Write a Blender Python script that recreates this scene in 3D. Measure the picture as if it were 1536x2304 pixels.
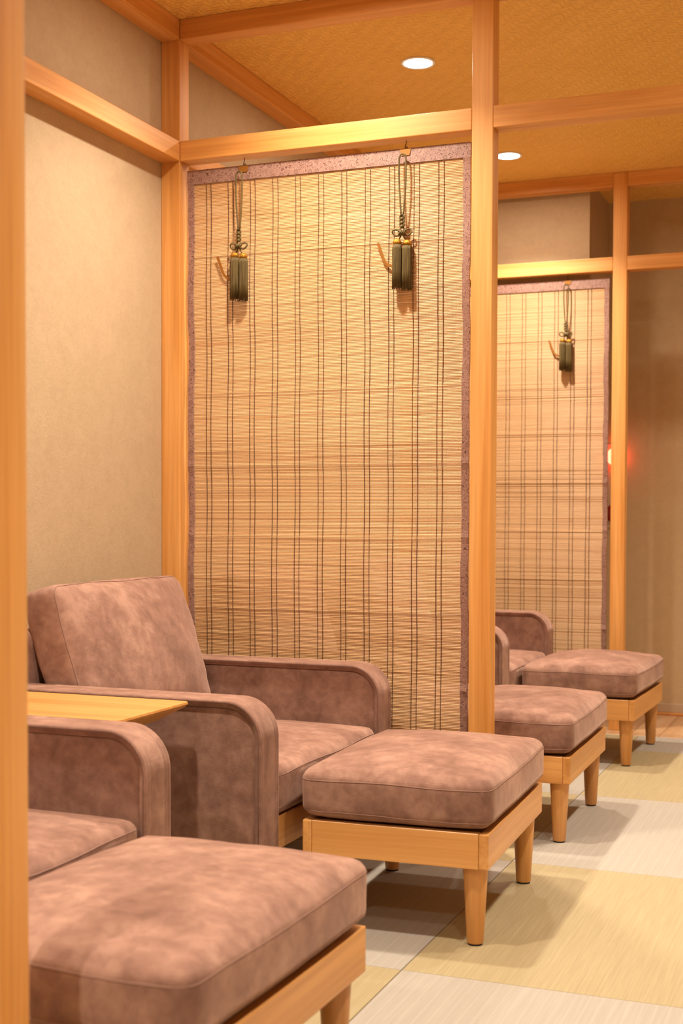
import bpy, bmesh, math, random
from mathutils import Vector, Matrix, noise
from mathutils.bvhtree import BVHTree
random.seed(7)
for o in list(bpy.data.objects): bpy.data.objects.remove(o)
scene = bpy.context.scene
C = scene.collection
PI = math.pi
# ------------------------------------------------------------------ key measures (metres)
WX = -0.064                      # face of the left wall
PW = 0.0612                      # post width
PD = 0.060                       # post depth
XR = 0.907                       # aisle post, booth side
BAY = 2.228                      # partition spacing
P = [-2.24, 0.0, BAY]            # partition planes
ZLB, ZLT = 1.996, 2.056          # lower beams
ZUB, ZC = 2.357, 2.417           # ceiling beams, ceiling
XRW = 3.05                       # right wall
YB = 2.78                        # end wall
YF = -5.3                        # wall behind the camera
# ------------------------------------------------------------------ camera
def set_camera():
    f, pv = 2968.54, 107.37
    yw, pt, rl = math.radians(21.4387), math.radians(-1.8787), math.radians(0.1725)
    fw = Vector((-math.sin(yw)*math.cos(pt), math.cos(yw)*math.cos(pt), math.sin(pt)))
    rt = Vector((math.cos(yw), math.sin(yw), 0)); up = rt.cross(fw)
    r2 = rt*math.cos(rl)+up*math.sin(rl); u2 = -rt*math.sin(rl)+up*math.cos(rl)
    cd = bpy.data.cameras.new('camera'); co = bpy.data.objects.new('camera', cd); C.objects.link(co)
    m = Matrix((r2, u2, -fw)).transposed().to_4x4(); m.translation = Vector((1.9187, -3.5471, 0.9303))
    co.matrix_world = m
    cd.sensor_fit = 'VERTICAL'; cd.sensor_height = 36; cd.sensor_width = 24
    cd.lens = f*36/2304; cd.shift_y = pv/2304; cd.clip_start = 0.05
    cd.dof.use_dof = True; cd.dof.focus_distance = 3.45; cd.dof.aperture_fstop = 5.0
    scene.camera = co
set_camera()
# ------------------------------------------------------------------ world, exposure
w = bpy.data.worlds.new('world'); scene.world = w; w.use_nodes = True
w.node_tree.nodes['Background'].inputs[0].default_value = (1, .78, .55, 1)
w.node_tree.nodes['Background'].inputs[1].default_value = 0.05
vs = scene.view_settings
vs.view_transform = 'Standard'; vs.look = 'None'; vs.exposure = 0.22; vs.gamma = 1; vs.use_curve_mapping = False
LIGHT_COL = (1.0, 0.885, 0.745)
BOOTH_W, AISLE_W = 18.0, 13.0
BEAM, TAIL, TAIL_SHARE = 118, 172, 0.24
# ------------------------------------------------------------------ helpers
def lin(r, g, b):
    f = lambda c: c/12.92 if c <= .04045 else ((c+.055)/1.055)**2.4
    return (f(r/255), f(g/255), f(b/255), 1)
def thing(name, label, cat, loc=(0, 0, 0), rz=0, group=None):
    o = bpy.data.objects.new(name, None); C.objects.link(o)
    o.location = loc; o.rotation_euler = (0, 0, rz); o.empty_display_size = .05
    return tag(o, label, cat, group)
def tag(o, label, cat, group=None):
    o['label'] = label; o['category'] = cat
    if group: o['group'] = group
    return o
def struct(o):
    o['kind'] = 'structure'; return o
def obj(name, me, mat, parent=None, loc=(0, 0, 0), rot=(0, 0, 0), label=None):
    o = bpy.data.objects.new(name, me); C.objects.link(o)
    if mat and not me.materials: me.materials.append(mat)
    o.location = loc; o.rotation_euler = rot
    if parent: o.parent = parent
    if label: o['label'] = label
    return o
def dup(root, loc, rz=0, label=None):
    def cp(o, par):
        c = o.copy(); C.objects.link(c); c.parent = par
        for ch in o.children: cp(ch, c)
        return c
    r = cp(root, None); r.location = loc; r.rotation_euler = (0, 0, rz)
    if label: r['label'] = label
    return r
def from_bm(bm, name, smooth=False):
    me = bpy.data.meshes.new(name); bmesh.ops.recalc_face_normals(bm, faces=bm.faces[:]); bm.to_mesh(me); bm.free()
    if smooth:
        for p in me.polygons: p.use_smooth = True
    return me
def box_mesh(name, x0, x1, y0, y1, z0, z1, bev=0, seg=1):
    bm = bmesh.new()
    bmesh.ops.create_cube(bm, size=1)
    for v in bm.verts:
        v.co = Vector((x0+(v.co.x+.5)*(x1-x0), y0+(v.co.y+.5)*(y1-y0), z0+(v.co.z+.5)*(z1-z0)))
    if bev: bmesh.ops.bevel(bm, geom=bm.edges[:], offset=bev, segments=seg, affect='EDGES', profile=.5)
    return from_bm(bm, name)
def pydata(name, V, F, smooth=False):
    me = bpy.data.meshes.new(name); me.from_pydata([tuple(v) for v in V], [], F); me.update()
    if smooth:
        for p in me.polygons: p.use_smooth = True
    return me
class MB:
    def __init__(s): s.V = []; s.F = []
    def tube(s, pts, r, n=8, closed=False, caps=True):
        pts = [Vector(p) for p in pts]; m = len(pts); b = len(s.V); prev = None
        for i, p in enumerate(pts):
            if closed: t = pts[(i+1) % m]-pts[i-1]
            else: t = pts[min(i+1, m-1)]-pts[max(i-1, 0)]
            t.normalize()
            if prev is None:
                a = Vector((0, 0, 1)) if abs(t.z) < .9 else Vector((1, 0, 0))
                nrm = t.cross(a).normalized()
            else:
                nrm = (prev-t*prev.dot(t)).normalized()
            prev = nrm; bn = t.cross(nrm)
            rr = r(i/(m-1)) if callable(r) else r
            for k in range(n):
                a = 2*PI*k/n; s.V.append(p+nrm*math.cos(a)*rr+bn*math.sin(a)*rr)
        for i in range(m if closed else m-1):
            j = (i+1) % m
            for k in range(n):
                l = (k+1) % n; s.F.append((b+i*n+k, b+i*n+l, b+j*n+l, b+j*n+k))
        if caps and not closed:
            s.F.append(tuple(b+k for k in range(n))[::-1]); s.F.append(tuple(b+(m-1)*n+k for k in range(n)))
        return s
    def lathe(s, prof, n=20, c=(0, 0), jit=None):
        b = len(s.V); m = len(prof)
        for (r, z) in prof:
            for k in range(n):
                a = 2*PI*k/n; s.V.append(Vector((c[0]+r*math.cos(a), c[1]+r*math.sin(a), z)))
        for i in range(m-1):
            for k in range(n):
                l = (k+1) % n; s.F.append((b+i*n+k, b+i*n+l, b+(i+1)*n+l, b+(i+1)*n+k))
        s.F.append(tuple(b+k for k in range(n))[::-1]); s.F.append(tuple(b+(m-1)*n+k for k in range(n)))
        return s
    def ball(s, c, r, n=10, m=6, sq=(1, 1, 1)):
        b = len(s.V)
        for i in range(1, m):
            t = PI*i/m
            for k in range(n):
                a = 2*PI*k/n
                s.V.append(Vector((c[0]+sq[0]*r*math.sin(t)*math.cos(a), c[1]+sq[1]*r*math.sin(t)*math.sin(a), c[2]+sq[2]*r*math.cos(t))))
        for i in range(m-2):
            for k in range(n):
                l = (k+1) % n; s.F.append((b+i*n+k, b+(i+1)*n+k, b+(i+1)*n+l, b+i*n+l))
        s.F.append(tuple(b+k for k in range(n))); s.F.append(tuple(b+(m-2)*n+k for k in range(n))[::-1])
        return s
    def mesh(s, name, smooth=True): return pydata(name, s.V, s.F, smooth)
# ------------------------------------------------------------------ materials
class NT:
    def __init__(s, name):
        s.m = bpy.data.materials.new(name); s.m.use_nodes = True
        s.t = s.m.node_tree; s.b = s.t.nodes['Principled BSDF']
    def n(s, typ, **kw):
        nd = s.t.nodes.new(typ)
        for k, v in kw.items():
            if k.startswith('i_'):
                key = k[2:]; key = int(key) if key.isdigit() else key.replace('_', ' ')
                nd.inputs[key].default_value = v
            else: setattr(nd, k, v)
        return nd
    def l(s, a, b): s.t.links.new(a, b)
    def math(s, op, a, b=None, c=None):
        nd = s.n('ShaderNodeMath', operation=op)
        for i, q in enumerate((a, b, c)):
            if q is None: continue
            if isinstance(q, (int, float)): nd.inputs[i].default_value = q
            else: s.l(q, nd.inputs[i])
        return nd.outputs[0]
    def coords(s, scale=(1, 1, 1), rnd=True):
        tc = s.n('ShaderNodeTexCoord'); mp = s.n('ShaderNodeMapping'); mp.inputs['Scale'].default_value = scale
        if rnd:
            oi = s.n('ShaderNodeObjectInfo'); ad = s.n('ShaderNodeVectorMath', operation='MULTIPLY_ADD')
            cb = s.n('ShaderNodeCombineXYZ')
            for i in range(3): s.l(oi.outputs['Random'], cb.inputs[i])
            s.l(cb.outputs[0], ad.inputs[0]); ad.inputs[1].default_value = (7.1, 5.3, 9.7); s.l(tc.outputs['Object'], ad.inputs[2])
            s.l(ad.outputs[0], mp.inputs[0])
        else: s.l(tc.outputs['Object'], mp.inputs[0])
        return mp.outputs[0]
    def noise(s, vec, scale, detail=3, rough=.5, dist=0):
        nd = s.n('ShaderNodeTexNoise'); nd.inputs['Scale'].default_value = scale; nd.inputs['Detail'].default_value = detail
        nd.inputs['Roughness'].default_value = rough; nd.inputs['Distortion'].default_value = dist
        s.l(vec, nd.inputs['Vector']); return nd.outputs['Fac']
    def ramp(s, fac, stops):
        nd = s.n('ShaderNodeValToRGB'); e = nd.color_ramp.elements
        while len(e) < len(stops): e.new(.5)
        for q, (p, c) in zip(e, stops): q.position = p; q.color = c
        s.l(fac, nd.inputs[0]); return nd.outputs[0]
    def mix(s, fac, a, b, typ='MIX'):
        nd = s.n('ShaderNodeMix', data_type='RGBA', blend_type=typ)
        for q, i in ((fac, 0), (a, 6), (b, 7)):
            if isinstance(q, (int, float, tuple)): nd.inputs[i].default_value = q
            else: s.l(q, nd.inputs[i])
        return nd.outputs[2]
    def bump(s, h, strength=.3, dist=.002, prev=None):
        nd = s.n('ShaderNodeBump'); nd.inputs['Strength'].default_value = strength; nd.inputs['Distance'].default_value = dist
        s.l(h, nd.inputs['Height'])
        if prev: s.l(prev, nd.inputs['Normal'])
        s.l(nd.outputs[0], s.b.inputs['Normal']); return nd.outputs[0]
    def set(s, **kw):
        for k, v in kw.items():
            k = k.replace('_', ' ')
            if isinstance(v, (int, float, tuple)): s.b.inputs[k].default_value = v
            else: s.l(v, s.b.inputs[k])
        return s
def flat(name, col, rough=.5, metal=0):
    t = NT(name); t.set(Base_Color=col, Roughness=rough, Metallic=metal); return t.m
def wood(name, axis, c0, c1, c2, rough=.42, k=1.0):
    t = NT(name); sc = [16*k, 16*k, 16*k]; sc[axis] = .7*k
    v = t.coords(tuple(sc)); n1 = t.noise(v, 1.0, 3, .55, .7)
    col = t.ramp(n1, [(.28, c0), (.5, c1), (.72, c2)])
    sf = [90*k, 90*k, 90*k]; sf[axis] = 2.0*k
    n2 = t.noise(t.coords(tuple(sf)), 1.5, 2, .6)
    col2 = t.mix(.5, col, t.ramp(n2, [(.3, (.72, .66, .60, 1)), (.65, (1, 1, 1, 1))]), 'MULTIPLY')
    t.set(Base_Color=col2, Roughness=rough); t.bump(n2, .10, .0006); return t.m
HIN = (lin(204, 136, 62), lin(226, 162, 88), lin(236, 180, 112))
W_X, W_Y, W_Z = [wood('cypress_wood_'+a, i, *HIN) for i, a in enumerate('xyz')]
FUR = (lin(190, 132, 68), lin(212, 153, 86), lin(224, 168, 100))
F_X, F_Y, F_Z = [wood('rubberwood_'+a, i, *FUR, rough=.38, k=.8) for i, a in enumerate('xyz')]
TOPW = wood('table_wood', 0, lin(184, 124, 62), lin(204, 143, 76), lin(214, 158, 90), .4, 1.2)
PLK = wood('plank_wood', 1, lin(168, 122, 82), lin(200, 158, 116), lin(214, 178, 138), .3, .7)
def suede(name, axis):
    t = NT(name); v = t.coords((1, 1, 1))
    n0 = t.noise(v, 7, 3, .5); n1 = t.noise(v, 30, 5, .62, .3); n2 = t.noise(v, 90, 3, .6)
    nn = t.math('ADD', t.math('MULTIPLY', n0, .5), t.math('MULTIPLY', n1, .5))
    col = t.ramp(nn, [(.36, lin(120, 88, 75)), (.5, lin(142, 107, 92)), (.64, lin(166, 130, 112))])
    col = t.mix(.2, col, t.ramp(n2, [(.35, (.76, .74, .72, 1)), (.65, (1, 1, 1, 1))]), 'MULTIPLY')
    sep = t.n('ShaderNodeSeparateXYZ'); tc = t.n('ShaderNodeTexCoord'); t.l(tc.outputs['Object'], sep.inputs[0])
    rib = t.math('SINE', t.math('MULTIPLY', sep.outputs[axis], 2*PI/.0026))
    rn = t.math('MULTIPLY', rib, t.math('MULTIPLY_ADD', n2, 1.0, .1))
    t.set(Base_Color=col, Roughness=.9, Sheen_Weight=.45, Sheen_Roughness=.45, Sheen_Tint=lin(235, 200, 180), Specular_IOR_Level=.15)
    b = t.bump(rn, .13, .0007); t.bump(n1, .12, .004, b); return t.m
S_X, S_Y, S_Z = [suede('mauve_suede_'+a, i) for i, a in enumerate('xyz')]
WELT = flat('mauve_welt', lin(112, 80, 67), .85)
SEAM = flat('mauve_seam', lin(140, 106, 91), .85)
def plaster(name, c0, c1):
    t = NT(name); v = t.coords((1, 1, 1), False)
    n1 = t.noise(v, 170, 4, .65); n2 = t.noise(v, 14, 3, .6, .6); n3 = t.noise(v, 60, 4, .7, 1.2)
    col = t.mix(n2, c0, c1)
    col = t.mix(.3, col, t.ramp(n3, [(.35, (.80, .78, .74, 1)), (.62, (1, 1, 1, 1))]), 'MULTIPLY')
    t.set(Base_Color=col, Roughness=.85, Specular_IOR_Level=.2); b = t.bump(n1, .35, .0012); t.bump(n3, .4, .002, b); return t.m
WALL = plaster('beige_plaster', lin(199, 175, 142), lin(184, 160, 128))
WALL2 = plaster('olive_plaster', lin(204, 178, 138), lin(190, 164, 126))
BASEB = flat('baseboard_vinyl', lin(190, 166, 138), .5)
def woven():
    t = NT('woven_ceiling'); tc = t.n('ShaderNodeTexCoord'); mp = t.n('ShaderNodeMapping'); t.l(tc.outputs['Object'], mp.inputs[0])
    mp.inputs['Rotation'].default_value = (0, 0, math.radians(4)); v0 = mp.outputs[0]
    wob = t.n('ShaderNodeTexNoise'); wob.inputs['Scale'].default_value = 30; t.l(v0, wob.inputs['Vector'])
    ad = t.n('ShaderNodeVectorMath', operation='MULTIPLY_ADD'); t.l(wob.outputs['Color'], ad.inputs[0]); ad.inputs[1].default_value = (.034, .034, 0); t.l(v0, ad.inputs[2])
    sp = t.n('ShaderNodeSeparateXYZ'); t.l(ad.outputs[0], sp.inputs[0])
    p = .018
    u = t.math('DIVIDE', sp.outputs[0], p); q = t.math('DIVIDE', sp.outputs[1], p)
    fu, fq = t.math('FLOOR', u), t.math('FLOOR', q)
    tw = t.math('MODULO', t.math('ADD', t.math('ADD', fu, fq), 4000.0), 4.0)      # 2/2 twill
    over = t.math('LESS_THAN', tw, 1.5)
    su = t.math('ABSOLUTE', t.math('SINE', t.math('MULTIPLY', u, PI))); sq = t.math('ABSOLUTE', t.math('SINE', t.math('MULTIPLY', q, PI)))
    h = t.math('ADD', t.math('MULTIPLY', over, t.math('MULTIPLY_ADD', su, .7, .35)), t.math('MULTIPLY', t.math('SUBTRACT', 1.0, over), sq))
    n = t.noise(v0, 5, 3); n2 = t.noise(v0, 90, 2)
    col = t.mix(n, lin(230, 180, 92), lin(242, 196, 108))
    col = t.mix(.5, col, t.ramp(h, [(.05, (.80, .74, .66, 1)), (.6, (1, 1, 1, 1))]), 'MULTIPLY')
    t.set(Base_Color=col, Roughness=.6, Specular_IOR_Level=.3); b = t.bump(h, .8, .004); t.bump(n2, .2, .001, b); return t.m
CEIL = woven()
def tatami(name, c0, c1, line, across):
    t = NT(name); v = t.coords((60, 1.5, 60)); n1 = t.noise(v, 3.5, 4, .65)
    col = t.ramp(n1, [(.3, c0), (.7, c1)])
    tc = t.n('ShaderNodeTexCoord'); sp = t.n('ShaderNodeSeparateXYZ'); t.l(tc.outputs['Object'], sp.inputs[0])
    st = t.math('SINE', t.math('MULTIPLY', sp.outputs[0], 2*PI/across))
    fine = t.math('SINE', t.math('MULTIPLY', sp.outputs[0], 2*PI/.006))
    m = t.ramp(st, [(.80, (0, 0, 0, 1)), (.97, (line, line, line, 1))])
    col = t.mix(m, col, tuple(min(1, q*1.25) for q in c1[:3])+(1,))
    t.set(Base_Color=col, Roughness=.55, Specular_IOR_Level=.35); b = t.bump(fine, .12, .0005); t.bump(n1, .12, .0008, b); return t.m
TY = tatami('straw_tile', lin(154, 138, 103), lin(168, 152, 116), .10, .03)
TG = tatami('grey_tile', lin(157, 149, 137), lin(166, 158, 145), .22, .0255)
def bamboo():
    t = NT('bamboo_stick'); n1 = t.noise(t.coords((1.3, 30, 235)), 1.0, 3, .6); n2 = t.noise(t.coords((5, 20, 500)), 1.0, 2)
    n3 = t.noise(t.coords((.6, 1, 9)), 1.0, 2)
    col = t.ramp(n1, [(.28, lin(196, 148, 98)), (.5, lin(216, 174, 124)), (.72, lin(228, 192, 144))])
    col = t.mix(.4, col, t.ramp(n2, [(.3, (.74, .66, .56, 1)), (.6, (1, 1, 1, 1))]), 'MULTIPLY')
    col = t.mix(.35, col, t.ramp(n3, [(.35, (.86, .80, .72, 1)), (.65, (1, 1, 1, 1))]), 'MULTIPLY')
    t.set(Base_Color=col, Roughness=.45); return t.m
BAMB = bamboo()
def brocade():
    t = NT('brocade_cloth'); tc = t.n('ShaderNodeTexCoord'); sp0 = t.n('ShaderNodeSeparateXYZ'); t.l(tc.outputs['Object'], sp0.inputs[0])
    cb = t.n('ShaderNodeCombineXYZ'); t.l(sp0.outputs[0], cb.inputs[0]); t.l(sp0.outputs[2], cb.inputs[1]); v = cb.outputs[0]
    sc = 26.0
    vo = t.n('ShaderNodeTexVoronoi', voronoi_dimensions='2D', feature='F1'); vo.inputs['Scale'].default_value = sc; vo.inputs['Randomness'].default_value = .55
    t.l(v, vo.inputs['Vector'])
    df = t.n('ShaderNodeVectorMath', operation='SUBTRACT'); t.l(v, df.inputs[0]); t.l(vo.outputs['Position'], df.inputs[1])
    s2 = t.n('ShaderNodeSeparateXYZ'); t.l(df.outputs[0], s2.inputs[0])
    ang = t.math('ARCTAN2', s2.outputs[1], s2.outputs[0])
    ln = t.n('ShaderNodeVectorMath', operation='LENGTH'); t.l(df.outputs[0], ln.inputs[0]); r = ln.outputs['Value']
    pet = t.math('GREATER_THAN', t.math('COSINE', t.math('MULTIPLY', ang, 10)), .0)
    ring = t.math('MULTIPLY', t.math('GREATER_THAN', r, .0022), t.math('LESS_THAN', r, .0078))
    core = t.math('LESS_THAN', r, .0010)
    flower = t.math('MAXIMUM', t.math('MULTIPLY', pet, ring), core)
    n = t.noise(v, 62, 0.0, .5, 1.2)
    fr = t.math('FRACT', t.math('MULTIPLY', n, 6.0)); d = t.math('ABSOLUTE', t.math('SUBTRACT', fr, .5))
    scroll = t.math('MULTIPLY', t.math('LESS_THAN', d, .12), t.math('GREATER_THAN', r, .0095))
    mask = t.math('MAXIMUM', flower, scroll)
    wv = t.noise(v, 700, 2)
    base = t.mix(wv, lin(146, 108, 93), lin(168, 131, 114))
    col = t.mix(mask, base, lin(92, 50, 40))
    t.set(Base_Color=col, Roughness=.5, Sheen_Weight=.3, Specular_IOR_Level=.5); t.bump(wv, .2, .0006); return t.m
BROC = brocade()
THREAD = flat('brown_thread', lin(92, 58, 34), .8)
def cordmat():
    t = NT('olive_cord'); n = t.noise(t.coords((300, 300, 12)), 1, 3, .6)
    t.set(Base_Color=t.ramp(n, [(.3, lin(62, 48, 16)), (.7, lin(112, 90, 38))]), Roughness=.65); t.bump(n, .5, .001); return t.m
CORD = cordmat()
GOLD = NT('gold_thread'); GOLD.set(Base_Color=lin(176, 126, 40), Roughness=.4, Metallic=.7)
GOLD.bump(GOLD.noise(GOLD.coords((1, 1, 1)), 500, 2), .8, .002); GOLD = GOLD.m
BRASS = flat('aged_brass', lin(150, 98, 36), .45, .4)
IRON = flat('bronze_wire', lin(70, 48, 28), .4, .8)
WHITE = flat('white_enamel', lin(235, 232, 225), .35)
RUBB = flat('dark_rubber', lin(40, 30, 24), .7)
DARKR = flat('red_plastic', lin(130, 20, 14), .3)
PLATE = flat('beige_plate', lin(196, 176, 148), .5)
def emit(name, col, st):
    t = NT(name); t.set(Base_Color=(0, 0, 0, 1), Emission_Color=col, Emission_Strength=st); return t.m
LENS = emit('lit_lens', (1, .93, .82, 1), 9)
REDL = emit('lit_red_lamp', (1, .06, .03, 1), 14)
# ------------------------------------------------------------------ downlights
def disk_light(parent, power, size=.085):
    # the lamp's main beam and the weaker wide scatter of its reflector
    for nm, pw, sp, dz in (('downlight_beam', power*(1-TAIL_SHARE), BEAM, -.012), ('downlight_scatter', power*TAIL_SHARE, TAIL, -.010)):
        ld = bpy.data.lights.new(nm, 'AREA'); ld.shape = 'DISK'; ld.size = size; ld.energy = pw
        ld.color = LIGHT_COL; ld.spread = math.radians(sp)
        lo = bpy.data.objects.new(nm, ld); C.objects.link(lo); lo.parent = parent; lo.location = (0, 0, dz)
ring_me = MB().lathe([(.046, -.0005), (.046, -.004), (.0545, -.006), (.0575, -.003), (.0575, 0.0)], 40).mesh('trim_ring')
lens_me = MB().lathe([(.0465, -.0045), (.0465, -.003)], 40).mesh('lens', False)
def downlight(x, y, power, where):
    t = thing('downlight', 'round white recessed downlight '+where, 'downlight', (x, y, ZC), 0, 'recessed ceiling downlights')
    obj('trim_ring', ring_me, WHITE, t); obj('lens', lens_me, LENS, t)
    disk_light(t, power)
for b, bt in enumerate(('before the open partition', 'above the side table booth', 'past the first blind')):
    for dy, wt in ((.61, ''), (1.80, ', nearer the end wall')):
        if b == 0 and dy > 1: continue
        downlight(.55, P[0]-BAY+.012+b*BAY+dy, BOOTH_W*(2.2 if b == 0 else 1), bt+wt)
for y, wt in ((-2.75, 'over the aisle beside the open partition'), (-1.62, 'over the aisle beside the striped ottoman'), (-.43, 'over the aisle before the first blind'), (.61, 'over the aisle past the first blind'), (1.88, 'over the aisle close to the end wall')): downlight(2.02, y, AISLE_W, wt)
# ------------------------------------------------------------------ room shell
T = .1
struct(obj('wall_left', box_mesh('wall_left', WX-T, WX, YF, YB+T, -.05, ZC+.05), WALL))
struct(obj('wall_back', box_mesh('wall_back', WX, XRW, YB, YB+T, -.05, ZC+.05), WALL2))
struct(obj('wall_alcove', box_mesh('wall_alcove', WX, .789, P[2]+.085, YB, 0, ZC), WALL))
struct(obj('wall_right', box_mesh('wall_right', XRW, XRW+T, YF, YB+T, -.05, ZC+.05), WALL))
struct(obj('wall_front', box_mesh('wall_front', WX, XRW, YF-T, YF, -.05, ZC+.05), WALL))
struct(obj('ceiling', box_mesh('ceiling', WX-T, XRW+T, YF-T, YB+T, ZC, ZC+.05), CEIL))
bb = struct(obj('baseboard_back', box_mesh('baseboard_back', .789, XRW, YB-.009, YB, .012, .055, .002), BASEB))
struct(obj('trim_1', box_mesh('trim_1', .789, XRW, YB-.018, YB, 0, .012, .002), W_X))
fl = struct(obj('floor', box_mesh('floor', WX, XRW, YF, YB, -.06, -.012), flat('subfloor', lin(120, 104, 84), .8)))
TS, G = .922, .0009
sx, sy = 1.056, -1.006
tm = {}
for i in range(-2, 4):
    for j in range(-5, 4):
        x0, x1 = max(WX, sx+i*TS), min(XRW, sx+(i+1)*TS); y0, y1 = max(YF, sy+j*TS), min(2.12, sy+(j+1)*TS)
        if x1-x0 < .03 or y1-y0 < .03: continue
        kind = (i+j) % 2
        key = (round(x1-x0, 4), round(y1-y0, 4), kind)
        if key not in tm:
            tm[key] = box_mesh('floor_tile', 0, x1-x0-2*G, 0, y1-y0-2*G, -.012, 0, .0006)
        obj('floor_tile', tm[key], TY if kind == 0 else TG, fl, (x0+G, y0+G, 0))
pl_me = box_mesh('floor_plank', 0, .1185, 0, YB-2.122, -.012, 0, .0012)
x = WX
while x < XRW-.1185:
    obj('floor_plank', pl_me, PLK, fl, (x+.0007, 2.121, 0)); x += .12
# ------------------------------------------------------------------ posts and beams
post_me = box_mesh('post', 0, PW, 0, PD, 0, ZC, .003, 2)
wpost_me = box_mesh('wall_post', 0, -WX, 0, PD, 0, ZC, .003, 2)
def post(me, x, y, label): return tag(obj('post', me, W_Z, None, (x, y, 0)), label, 'post')
post(post_me, XR, P[0], 'pale wood post whose shadow stripes the ottoman')
post(post_me, XR, P[1], 'square pale wood post running up the aisle edge of the blind between the booths')
post(post_me, XR, P[2], 'square pale wood post in front of the red alarm lamp')
post(wpost_me, WX, P[0], 'square pale wood wall post at the wall end of the open partition')
post(wpost_me, WX, P[1], 'square pale wood wall post behind the armchair with the propped back cushion')
post(wpost_me, WX, P[2], 'square pale wood wall post at the wall end of the blind near the alarm lamp')
def beam(name, x0, x1, y0, y1, z0, z1, mat, label):
    me = box_mesh(name, 0, x1-x0, 0, y1-y0, 0, z1-z0, .0025, 2)
    return tag(obj(name, me, mat, None, (x0, y0, z0)), label, 'beam')
pn = ['of the open partition', 'between the booths', 'near the red alarm lamp']
for i, y in enumerate(P):
    beam('lower_beam', 0, XR, y, y+PD, ZLB, ZLT, W_X, 'pale wood lower crossbeam '+('holding blind hooks ' if i else '')+pn[i])
    beam('ceiling_beam', 0, XR, y, y+PD, ZUB, ZC, W_X, 'pale wood beam against the ceiling '+pn[i])
    beam('aisle_beam', XR+PW, XRW, y, y+PD, ZLB, ZLT, W_X, 'pale wood lower beam crossing the aisle, in line '+pn[i])
    beam('aisle_ceiling_beam', XR+PW, XRW, y, y+PD, ZUB, ZC, W_X, 'pale wood ceiling beam crossing the aisle, in line '+pn[i])
ends = [(YF, P[0]), (P[0]+PD, P[1]), (P[1]+PD, P[2])]
bn = ['in the open booth', 'above the side table', 'in the booth beyond the first blind']
for i, (a, b) in enumerate(ends):
    beam('wall_rail', WX, 0, a, b, ZLB, ZLT, W_Y, 'pale wood rail along the plaster wall '+bn[i])
    beam('wall_ceiling_rail', WX, 0, a, b, ZUB, ZC, W_Y, 'pale wood rail where wall meets ceiling '+bn[i])
# ------------------------------------------------------------------ cushions
def cushion(name, hx, hy, hz, r, bt=0, bs=0, bb_=0, n=(26, 26, 10), seed=0, wob=.0012, fn=None):
    V = []; F = []; idx = {}
    def rep(t): return .55*t+.45*math.sin(t*PI/2)
    def pt(a, b, c):
        key = (a, b, c)
        if key in idx: return idx[key]
        u, v, w_ = [rep(2*q/m-1) for q, m in zip((a, b, c), n)]
        p = Vector((u*hx, v*hy, w_*hz))
        inn = Vector((max(-hx+r, min(hx-r, p.x)), max(-hy+r, min(hy-r, p.y)), max(-hz+r, min(hz-r, p.z))))
        d = p-inn
        if d.length > 1e-9: p = inn+d.normalized()*r
        e = lambda t: max(0, 1-abs(t)**2.7)
        if bt and w_ > -.2: p.z += bt*e(u)*e(v)*max(0, w_)
        if bb_ and w_ < 0: p.z -= bb_*e(u)*e(v)*max(0, -w_)
        if bs:
            p.x += bs*u*abs(u)**4*e(v)*e(w_); p.y += bs*v*abs(v)**4*e(u)*e(w_)
        q = p*9+Vector((seed*3.1, seed*1.7, seed))
        nv = noise.noise_vector(q)*wob+noise.noise_vector(q*2.6)*wob*.5
        p += nv
        if fn: p = fn(p, u, v, w_)
        idx[key] = len(V); V.append(p); return idx[key]
    def face(ax, side):
        o = [0, 1, 2]; o.remove(ax); A, B = o
        for i in range(n[A]):
            for j in range(n[B]):
                q = []
                for di, dj in ((0, 0), (1, 0), (1, 1), (0, 1)):
                    k = [0, 0, 0]; k[ax] = n[ax] if side else 0; k[A] = i+di; k[B] = j+dj; q.append(pt(*k))
                F.append(tuple(q))
    for ax in range(3):
        for sd in (0, 1): face(ax, sd)
    bm = bmesh.new(); vs_ = [bm.verts.new(p) for p in V]
    for f in F:
        try: bm.faces.new([vs_[i] for i in f])
        except ValueError: pass
    return from_bm(bm, name, True)
def seam_ring(name, hx, hy, z, rc, r, dz=None, on=None):
    pts = []
    def add(x, y):
        p = Vector((x, y, z+(dz(x/hx, y/hy) if dz else 0)))
        if tree:
            q, nr, _, _ = tree.find_nearest(p)
            if nr.dot(Vector((q.x, q.y, 0))) < 0: nr = -nr
            p = q+nr*r*.15
        pts.append(p)
    K = 28
    tree = BVHTree.FromPolygons([v.co for v in on.vertices], [tuple(f.vertices) for f in on.polygons]) if on else None
    for cx, cy, a0 in ((1, 1, 0), (-1, 1, 90), (-1, -1, 180), (1, -1, 270)):
        for k in range(4):
            a = math.radians(a0+90*k/3); add(cx*(hx-rc)+rc*math.cos(a), cy*(hy-rc)+rc*math.sin(a))
        a = math.radians(a0+90); ex, ey = cx*(hx-rc)+rc*math.cos(a), cy*(hy-rc)+rc*math.sin(a)
        nx_, ny_ = {0: (-1, 1), 90: (-1, -1), 180: (1, -1), 270: (1, 1)}[a0]
        sx_, sy_ = nx_*(hx-rc)+rc*math.cos(a), ny_*(hy-rc)+rc*math.sin(a)
        for k in range(1, K): add(ex+(sx_-ex)*k/K, ey+(sy_-ey)*k/K)
    return MB().tube(pts, r, 6, closed=True).mesh(name)
leg_me = MB().lathe([(.0175, .004), (.0185, .006), (.0275, .172), (.0275, .176)], 24).mesh('leg')
pad_me = MB().lathe([(.0165, 0), (.0165, .0045)], 20).mesh('foot_pad', False)
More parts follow.
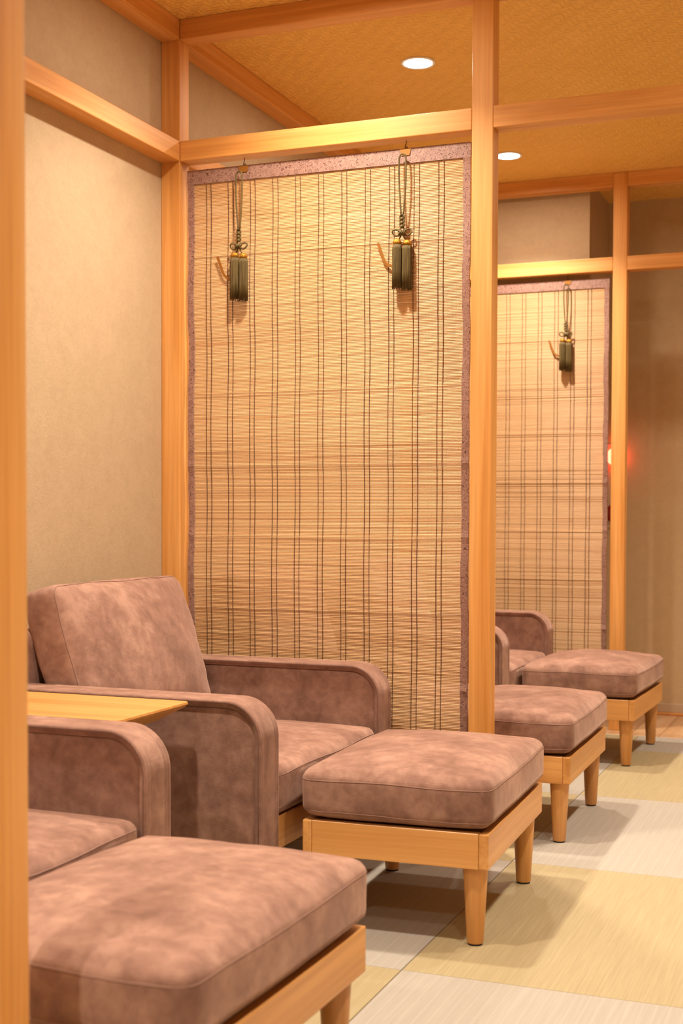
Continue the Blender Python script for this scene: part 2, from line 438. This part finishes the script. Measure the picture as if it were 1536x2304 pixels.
# ------------------------------------------------------------------ ottoman (origin: near right frame corner on the floor; x runs to -L, y to +W)
OL, OW, OZB, OZT = .4256, .6002, .1743, .2515
def make_ottoman(label):
    t = thing('ottoman', label, 'ottoman', group='suede ottomans')
    bt = .022; e = .0003
    rl = box_mesh('side_rail', -bt, 0, 0, OW, OZB, OZT, .003, 2)
    ra = box_mesh('end_rail', -OL+bt+e, -bt-e, 0.0004, bt, OZB, OZT, .0012, 1)
    obj('side_rail', rl, F_Y, t); obj('side_rail', rl, F_Y, t, (-OL+bt, 0, 0))
    obj('end_rail', ra, F_X, t); obj('end_rail', ra, F_X, t, (0, OW-bt-.0004, 0))
    obj('deck', box_mesh('deck', -OL+bt, -bt, bt, OW-bt, OZT-.025, OZT-.008), F_X, t)
    for fx in (-.038, -OL+.038):
        for fy in (.043, OW-.043):
            l = obj('leg', leg_me, F_Z, t, (fx, fy, 0)); obj('foot_pad', pad_me, RUBB, l)
    hx, hy, hz = OL/2+.006, OW/2+.004, .056
    def sag(p, u, v, w_):
        if w_ < 0: p.z += .006*abs(w_)*(abs(u)**3+abs(v)**3*.4)
        return p
    c = obj('cushion', cushion('ottoman_cushion', hx, hy, hz, .026, .030, .004, .002, (24, 30, 10), 3, .0016, sag), S_Y, t, (-OL/2, OW/2, OZT+.058))
    obj('seam', seam_ring('seam', hx-.0001, hy-.0001, hz-.022, .027, .0012, lambda u, v: .0015*math.sin(u*5+v*4), c.data), SEAM, c)
    obj('seam', seam_ring('seam', hx-.001, hy-.001, -hz+.020, .026, .0012, lambda u, v: .0015*math.sin(u*4-v*3), c.data), SEAM, c)
    return t
ot = make_ottoman('mauve suede ottoman striped by the shadow of a post')
ot.location = (1.1512, -2.1112, 0); ot.rotation_euler = (0, 0, -.024)
dup(ot, (1.1909, -.8317, 0), .0333, 'mauve suede ottoman in front of the armchair with the propped back cushion')
dup(ot, (1.1676, .1356, 0), .0129, 'mauve suede ottoman just past the aisle post of the blind between the booths')
dup(ot, (1.1518, 1.376, 0), -.0313, 'mauve suede ottoman beside the post with the red alarm lamp')
# ------------------------------------------------------------------ armchair (origin on the floor below its middle; x forward)
CW, AT, AH = .85, .092, .525
XF, XBK = .385, -.375
def arm_outline(off=0, z0=.17):
    R, r2 = .085-off, .03-off*.5
    p = [(XBK+off, z0)]
    cx, cz = XBK+off+r2, AH-off-r2
    for k in range(7):
        a = math.radians(180-90*k/6); p.append((cx+r2*math.cos(a), cz+r2*math.sin(a)))
    cx, cz = XF-off-R, AH-off-R
    for k in range(1, 6): p.append((XBK+.05+(cx-XBK-.05)*k/6, AH-off))
    for k in range(13):
        a = math.radians(90-90*k/12); p.append((cx+R*math.cos(a), cz+R*math.sin(a)))
    p.append((XF-off, (z0+cz)/2)); p.append((XF-off, z0))
    return p
def arm_band():
    h = AT/2; prof = [(-h+.003, -.016)]
    for s in (-1, 1):
        pts = [(h, -.010), (h+.003, -.0065), (h+.0035, -.0025), (h+.001, .0008), (h-.0035, .0015), (h-.0075, -.0012), (h-.0105, .0000), (h-.0145, .0003), (h-.0175, -.0010), (h-.021, 0)]
        pts = [(s*a, b) for a, b in pts]
        prof += pts if s < 0 else pts[::-1]
    prof.append((h-.003, -.016))
    o = arm_outline(); V = []; F = []; m = len(o); k = len(prof)
    for i, (x_, z_) in enumerate(o):
        a, b = o[max(i-1, 0)], o[min(i+1, m-1)]
        tx, tz = b[0]-a[0], b[1]-a[1]; L = math.hypot(tx, tz); nx, nz = -tz/L, tx/L
        for (yy, d) in prof: V.append((x_+nx*d, yy, z_+nz*d))
    for i in range(m-1):
        for j in range(k-1): F.append((i*k+j, i*k+j+1, (i+1)*k+j+1, (i+1)*k+j))
    return pydata('arm', V, F, True)
def arm_panel():
    o = arm_outline(.009, .17); V = []; F = []; m = len(o)
    cxy = (.0, .33)
    rings = ((1.0, .0), (.985, .0030), (.93, .0045), (.5, .0055))
    V_ = []
    for s in (-1, 1):
        b = len(V_)
        for sc, d in rings:
            for (x_, z_) in o: V_.append((cxy[0]+(x_-cxy[0])*sc, s*(AT/2-.010+d), cxy[1]+(z_-cxy[1])*sc if sc < 1 else z_))
        for q in range(len(rings)-1):
            for i in range(m):
                j = (i+1) % m; F.append((b+q*m+i, b+q*m+j, b+(q+1)*m+j, b+(q+1)*m+i))
        F.append(tuple(b+(len(rings)-1)*m+i for i in range(m)))
    b2 = len(rings)*m
    for i in range(m):
        j = (i+1) % m; F.append((i, j, b2+j, b2+i))
    bm = bmesh.new(); vv = [bm.verts.new(v) for v in V_]
    for f in F: bm.faces.new([vv[i] for i in f])
    me = from_bm(bm, 'arm_panel', True); return me
def welt_line(side):
    o = arm_outline(.004, .17)
    return MB().tube([(x_, side*(AT/2+.0012), z_) for x_, z_ in o], .0026, 6).mesh('welt')
def make_chair(label):
    t = thing('armchair', label, 'armchair', group='suede armchairs')
    band, panel = arm_band(), arm_panel(); wl = [welt_line(-1), welt_line(1)]
    for s in (-1, 1):
        a = obj('arm', band, S_X, t, (0, s*(CW-AT)/2, 0))
        obj('side_panel', panel, S_Z, a)
        for q in wl: obj('welt', q, WELT, a)
    iw = (CW-2*AT)/2-.006
    bk = cushion('backrest', .05, iw, .235, .022, 0, .004, 0, (8, 22, 16), 5, .0012)
    obj('backrest', bk, S_Y, t, (XBK+.052, 0, .415), (0, math.radians(-2), 0))
    hx, hy, hz = .318, iw-.002, .056
    sc = obj('seat_cushion', cushion('seat_cushion', hx, hy, hz, .024, .022, .005, 0, (26, 26, 10), 8, .0018), S_Y, t, (XF-.004-hx, 0, .252+hz))
    obj('seam', seam_ring('seam', hx-.0002, hy-.0004, hz-.018, .0255, .0012, lambda u, v: .0015*math.sin(u*4+v*5), sc.data), SEAM, sc)
    obj('seam', seam_ring('seam', hx-.001, hy-.001, -hz+.020, .0255, .0014, None, sc.data), SEAM, sc)
    # propped back cushion: local z is its thickness axis turned to face forward
    hx, hy, hz = .205, iw-.010, .056
    def puff(p, u, v, w_):
        if w_ > .2: p.z += .012*math.sin(3*u+1)*(1-v*v)*.4
        return p
    bc = obj('back_cushion', cushion('back_cushion', hx, hy, hz, .027, .050, .003, .012, (24, 30, 12), 11, .005, puff), S_X, t, (-.205, 0, .555), (0, math.radians(73), 0))
    obj('seam', seam_ring('seam', hx-.003, hy-.003, hz-.012, .027, .0014, lambda u, v: .002*math.sin(u*5+v*6), bc.data), SEAM, bc)
    fr = .022
    obj('front_rail', box_mesh('front_rail', XF-.012-fr, XF-.012, -iw, iw, .1743, .2505, .003, 2), F_Y, t)
    obj('rear_rail', box_mesh('rear_rail', XBK+.03, XBK+.03+fr, -iw, iw, .1743, .2505, .003, 2), F_Y, t)
    obj('deck', box_mesh('deck', XBK+.03+fr, XF-.012-fr, -iw, iw, .222, .2495), F_X, t)
    for fx in (XBK+.06, XF-.06):
        for s in (-1, 1):
            l = obj('leg', leg_me, F_Z, t, (fx, s*(CW/2-.055), 0)); obj('foot_pad', pad_me, RUBB, l)
    return t
ch = make_chair('mauve suede armchair between the side table and the open partition')
ch.location = (.680-XF, -1.725, 0)
dup(ch, (.715-XF, -.532, 0), 0, 'mauve suede armchair with its tall back cushion propped in view, next to the side table')
dup(ch, (.700-XF, .49, 0), 0, 'mauve suede armchair hidden behind the blind between the booths')
dup(ch, (.700-XF, 1.615, 0), 0, 'mauve suede armchair against the blind near the red alarm lamp')
# ------------------------------------------------------------------ side table
def make_table(label):
    t = thing('side_table', label, 'side table')
    X0, X1, Y0, Y1, Z = -.30, .30, -.15, .15, .525
    V = []; F = []
    def ring(ins, z, rc):
        b = len(V); c = []
        for cx, cy, a0 in ((1, 1, 0), (-1, 1, 90), (-1, -1, 180), (1, -1, 270)):
            for k in range(5):
                a = math.radians(a0+90*k/4)
                x_ = (X1-ins-rc if cx > 0 else X0+ins+rc)+rc*math.cos(a); y_ = (Y1-ins-rc if cy > 0 else Y0+ins+rc)+rc*math.sin(a)
                V.append((x_, y_, z)); c.append(len(V)-1)
        return c
    rs = [ring(.050, Z-.038, .006), ring(.006, Z-.012, .010), ring(0, Z-.0055, .012), ring(.001, Z-.001, .012), ring(.004, Z, .011)]
    for a, b in zip(rs, rs[1:]):
        for i in range(len(a)):
            j = (i+1) % len(a); F.append((a[i], a[j], b[j], b[i]))
    F.append(tuple(rs[0][::-1])); F.append(tuple(rs[-1]))
    obj('tabletop', pydata('tabletop', V, F), TOPW, t)
    obj('apron', box_mesh('apron', -.23, -.01, -.075, .075, .445, Z-.0375, .002), F_X, t)
    lm = MB().lathe([(.014, 0), (.015, .004), (.021, .45), (.021, .487)], 20).mesh('table_leg')
    for a in (-1, 1):
        for b in (-1, 1): obj('leg', lm, F_Z, t, (-.12+a*.11, b*.075, 0))
    return t
tb = make_table('orange wood side table between two armchair arms')
tb.location = (.258, -1.137, 0)
# ------------------------------------------------------------------ bamboo blinds
BX0, BX1 = .003, .890            # between the posts
HZ1, HZ0, BZ0 = 1.973, 1.931, .235
BY = .036                        # behind the partition's front plane
BD = .0215                       # border width
CREASE = [.44, .655, .870, 1.083, 1.30, 1.507, 1.715]
def fold(z):
    zs = [BZ0]+CREASE+[HZ0]
    for a, b, i in zip(zs, zs[1:], range(9)):
        if a <= z <= b:
            u = (z-a)/(b-a); s = 1 if i % 2 else -1
            return s*.0028*math.sin(PI*u)-.0016*math.exp(-min(u, 1-u)**2*900)
    return 0
def make_blind(label):
    rnd = random.Random(5)
    t = thing('bamboo_blind', label, 'blind', group='hanging bamboo blinds')
    V = []; F = []
    pitch = .00425; z = BZ0+pitch/2; NS = 9
    while z < HZ0+.004:
        r = .00209*rnd.uniform(.91, 1.03); a0 = rnd.uniform(-.00016, .00016); a1 = rnd.uniform(-.00016, .00016)
        dy = rnd.uniform(-.0005, .0005); b = len(V); ph = rnd.uniform(0, 6); amp = rnd.choice((.00004, .00008, .0001, .00025))
        for s in range(NS+1):
            u = s/NS; zz = z+a0*(1-u)+a1*u+amp*math.sin(ph+u*7); yy = fold(z)+dy+amp*math.cos(ph*2+u*5)
            for k in range(6):
                a = PI*(k+.5)/3; V.append((BX0+.010+(BX1-BX0-.020)*u, yy+r*math.sin(a)*.48, zz+r*math.cos(a)))
        for s in range(NS):
            for k in range(6):
                l = (k+1) % 6; F.append((b+s*6+k, b+s*6+l, b+(s+1)*6+l, b+(s+1)*6+k))
        z += pitch
    o = obj('bamboo_sticks', pydata('bamboo_sticks', V, F, True), BAMB, t); o['kind'] = 'stuff'
    def cloth(name, x0, x1, z0, z1, n, th, notch=False):
        V = []; F = []
        zl = [z0+(z1-z0)*i/n for i in range(n+1)]
        for zz in zl:
            f_ = fold(zz) if notch else 0
            w_ = (.0012*math.sin(zz*23)+.0006*math.sin(zz*61)) if notch else 0
            pk = .0022*math.exp(-min((zz-c_)**2 for c_ in CREASE)*60000) if notch else 0
            for (a, b) in ((x0+w_, -th-pk), (x0+w_, th), (x1+w_*.5, th), (x1+w_*.5, -th-pk)): V.append((a, f_+b, zz))
        for i in range(n):
            for k in range(4):
                l = (k+1) % 4; F.append((i*4+k, i*4+l, (i+1)*4+l, (i+1)*4+k))
        F.append((3, 2, 1, 0)); F.append(tuple(n*4+k for k in range(4)))
        bm = bmesh.new(); vv = [bm.verts.new(q) for q in V]
        for f in F: bm.faces.new([vv[i] for i in f])
        return from_bm(bm, name)
    obj('header_band', cloth('header_band', BX0, BX1, HZ0, HZ1, 4, .0055), BROC, t, label='mauve brocade band with dark flowers and scrolls')
    obj('side_border', cloth('side_border', BX0+.002, BX0+BD, BZ0-.004, HZ0-.0004, 90, .0042, True), BROC, t)
    obj('side_border', cloth('side_border', BX1-BD, BX1-.001, BZ0-.004, HZ0-.0004, 90, .0042, True), BROC, t)
    for k in range(11):
        for d in (0, .0157):
            x_ = .066+k*.0729+d+rnd.uniform(-.0006, .0006); pts = []
            for i in range(61):
                zz = BZ0+(HZ0-BZ0)*i/60
                pts.append((x_+.0006*math.sin(zz*2.3+k), fold(zz)-.0020, zz))
            obj('thread', MB().tube(pts, .00115, 5).mesh('thread'), THREAD, t)
    return t
def make_hook(label):
    t = thing('hanging_hook', label, 'hook', group='blind hanging hooks')
    pts = [(0, 0, .0245), (0, 0, .014), (-.0015, 0, .010), (-.003, 0, .006), (-.0015, 0, .0025), (.0015, 0, .0022), (.0032, 0, .005)]
    obj('screw_hook', MB().tube(pts, .0011, 6).mesh('screw_hook'), IRON, t)
    rp = [(.0048*math.cos(2*PI*k/16), 0, -.0015+.0048*math.sin(2*PI*k/16)) for k in range(16)]
    obj('ring', MB().tube(rp, .0009, 6, True).mesh('ring'), IRON, t)
    V = []; y0 = -.0068
    prof = [(-.017, -.004), (.017, -.004), (.012, -.022), (-.012, -.022)]
    for dy in (0, -.0012):
        for (a, b) in prof: V.append((a, y0+dy, b))
    F = [(0, 1, 2, 3), (7, 6, 5, 4)]+[(i, 4+i, 4+(i+1) % 4, (i+1) % 4) for i in range(4)]
    obj('bracket', pydata('bracket', V, F), BRASS, t)
    obj('bracket_strap', box_mesh('bracket_strap', -.006, .006, y0, .0068, -.0035, -.0025), BRASS, t)
    return t
def make_tassel(label):
    # origin at the top of the cord loop
    t = thing('tassel', label, 'tassel', group='olive cord tassels')
    pts = []
    for k in range(25):
        s = -1 if k < 12 else 1
        a = k/24
        if a < .42: u = a/.42; pts.append((-.0025-.0075*math.sin(PI*min(1, u*.62)), 0, -.179+.165*u))
        elif a > .58: u = (1-a)/.42; pts.append((.0025+.0075*math.sin(PI*min(1, u*.62)), 0, -.179+.165*u))
        else: b = PI*(a-.42)/.16; pts.append((-.0096*math.cos(b), 0, -.014+.012*math.sin(b)))
    obj('cord_loop', MB().tube(pts, .0026, 8).mesh('cord_loop'), CORD, t)
    m = MB()
    for i in range(3):                                       # plaited part
        z = -.180-.0105*i
        for s in (-1, 1):
            m.tube([(s*.0066*math.cos(q), -.002*s*math.cos(q*2)-.001, z-.0068*math.sin(q)) for q in [PI*(j/8-.5) for j in range(9)]], .0026, 7)
        m.ball((0, -.002, z-.005), .0058, 8, 6)
    for s in (-1, 1): m.tube([(s*.002, 0, -.207), (s*.006, -.001, -.213), (s*.004, -.002, -.222)], .0025, 7)
    obj('plait', m.mesh('plait'), CORD, t)
    m = MB(); zc = -.224
    for s in (-1, 1):                                        # two ears
        c = (s*.0165, zc+.001)
        m.tube([(c[0]+.0112*math.cos(2*PI*k/20), -.001+.0015*math.sin(4*PI*k/20), c[1]+.0085*math.sin(2*PI*k/20)+s*.002*math.cos(2*PI*k/20)) for k in range(20)], .0026, 7, True)
    for (a, b) in ((-.006, .004), (.006, .004), (-.0045, -.005), (.0045, -.005), (0, 0)):
        m.ball((a, -.004, zc+b), .0058, 9, 6, (1.15, .8, .8))
    for k in range(3):
        m.tube([(-.009+.006*k, -.0075, zc-.006), (-.004+.006*k, -.0095, zc), (.001+.004*k, -.0075, zc+.006)], .0024, 6)
    for s in (-1, 1): m.tube([(s*.003, -.001, zc-.006), (s*.007, -.001, zc-.015), (s*.0125, 0, zc-.024)], .0022, 6)
    obj('flower_knot', m.mesh('flower_knot'), CORD, t)
    rnd = random.Random(3)
    for s, dz in ((-1, 0), (1, -.004)):
        cx = s*.0142
        m = MB().lathe([(.0030, -.240+dz), (.0085, -.242+dz), (.0118, -.247+dz), (.0124, -.2525+dz), (.0105, -.256+dz)], 18, (cx, 0))
        for k in range(14):
            a = 2*PI*k/14; m.ball((cx+.0115*math.cos(a), .0115*math.sin(a), -.2505+dz), .0021, 5, 4)
        obj('gold_cap', m.mesh('gold_cap'), GOLD, t)
        m = MB()
        m.lathe([(.0085, -.2545+dz), (.0118, -.258+dz), (.0126, -.266+dz), (.0128, -.372+dz)], 20, (cx, 0))
        for k in range(40):
            a = 2*PI*k/40+rnd.uniform(-.03, .03); ln = -.378+dz+rnd.uniform(-.005, .004); r1 = .0131+rnd.uniform(-.0004, .0004)
            m.tube([(cx+.0118*math.cos(a), .0118*math.sin(a), -.2575+dz), (cx+r1*math.cos(a), r1*math.sin(a), -.268+dz), (cx+r1*math.cos(a+.03), r1*math.sin(a+.03), -.33+dz), (cx+(r1+.0003)*math.cos(a), (r1+.0003)*math.sin(a), ln)], .0011, 5)
        obj('skirt', m.mesh('skirt'), CORD, t)
    return t
def make_jhook(label):
    # flat brass hook; origin where it is fixed to the blind behind the tassel
    t = thing('brass_hook', label, 'hook', group='curved brass hooks')
    path = [(-.076, .070), (-.070, .055), (-.063, .036), (-.057, .020), (-.050, .010), (-.040, .003), (-.028, 0), (-.010, 0), (.008, 0)]
    V = []; F = []; hw = .0040
    for i, (a, b) in enumerate(path):
        p, q = path[max(i-1, 0)], path[min(i+1, len(path)-1)]
        tx, tz = q[0]-p[0], q[1]-p[1]; L = math.hypot(tx, tz); nx, nz = -tz/L, tx/L
        for s, dy in ((-1, 0), (1, 0), (1, .0016), (-1, .0016)): V.append((a+s*hw*nx, dy, b+s*hw*nz))
    n = len(path)
    for i in range(n-1):
        for k in range(4):
            l = (k+1) % 4; F.append((i*4+k, i*4+l, (i+1)*4+l, (i+1)*4+k))
    F.append((3, 2, 1, 0)); F.append(tuple((n-1)*4+k for k in range(4)))
    bm = bmesh.new(); vv = [bm.verts.new(v) for v in V]
    for f in F: bm.faces.new([vv[i] for i in f])
    obj('hook_strip', from_bm(bm, 'hook_strip'), BRASS, t)
    pin = MB().tube([(.003, .0012, 0), (.003, .0095, 0)], .0022, 8).mesh('pin'); obj('pin', pin, BRASS, t)
    return t
bl = make_blind('bamboo blind behind the armchair with the propped back cushion')
bl.location = (.006, P[1]+BY, 0)
dup(bl, (-.002, P[2]+BY, 0), 0, 'bamboo blind next to the red alarm lamp')
HKX = (.198, .705)
TX = (.191, .702)
pos = ['wall side of the blind', 'aisle side of the blind']
bnm = {1: 'between the booths', 2: 'near the red alarm lamp', 0: 'of the open partition'}
hk = ts = jh = None
for i in (1, 2):
    for q in (0, 1):
        hl = 'wire hook holding up the %s %s' % (pos[q], bnm[i])
        tl = 'olive cord tassel on the %s %s' % (pos[q], bnm[i])
        jl = 'curved brass hook on the %s %s' % (pos[q], bnm[i])
        h_loc = (HKX[q], P[i]+BY, 1.9745); t_loc = (TX[q], P[i]+.0125, 1.954+(.000 if q == 0 else .002)); j_loc = (TX[q]-.001, P[i]+.0225, 1.637+.004*q)
        if hk is None:
            hk = make_hook(hl); hk.location = h_loc; ts = make_tassel(tl); ts.location = t_loc; jh = make_jhook(jl); jh.location = j_loc
        else:
            dup(hk, h_loc, 0, hl); dup(ts, t_loc, .12 if q else -.1, tl); dup(jh, j_loc, 0, jl)
# ------------------------------------------------------------------ fire alarm on the end wall
al = thing('fire_alarm', 'fire alarm on the end wall with a lit red dome lamp and red push button', 'fire alarm', (.832, YB, 1.08))
obj('back_plate', box_mesh('back_plate', -.036, .036, -.006, 0, -.20, .20, .003, 2), PLATE, al)
dome = MB().lathe([(.042, 0), (.042, .010), (.037, .024), (.026, .035), (.012, .041), (.002, .042)], 28).mesh('lamp_dome')
obj('lamp_dome', dome, REDL, al, (0, -.005, .138), (PI/2, 0, 0), 'lit red dome')
btn = MB().lathe([(.044, 0), (.044, .008), (.038, .013), (.020, .013), (.018, .009), (.002, .009)], 28).mesh('push_button')
obj('push_button', btn, DARKR, al, (0, -.005, -.131), (PI/2, 0, 0), 'dark red button ring')
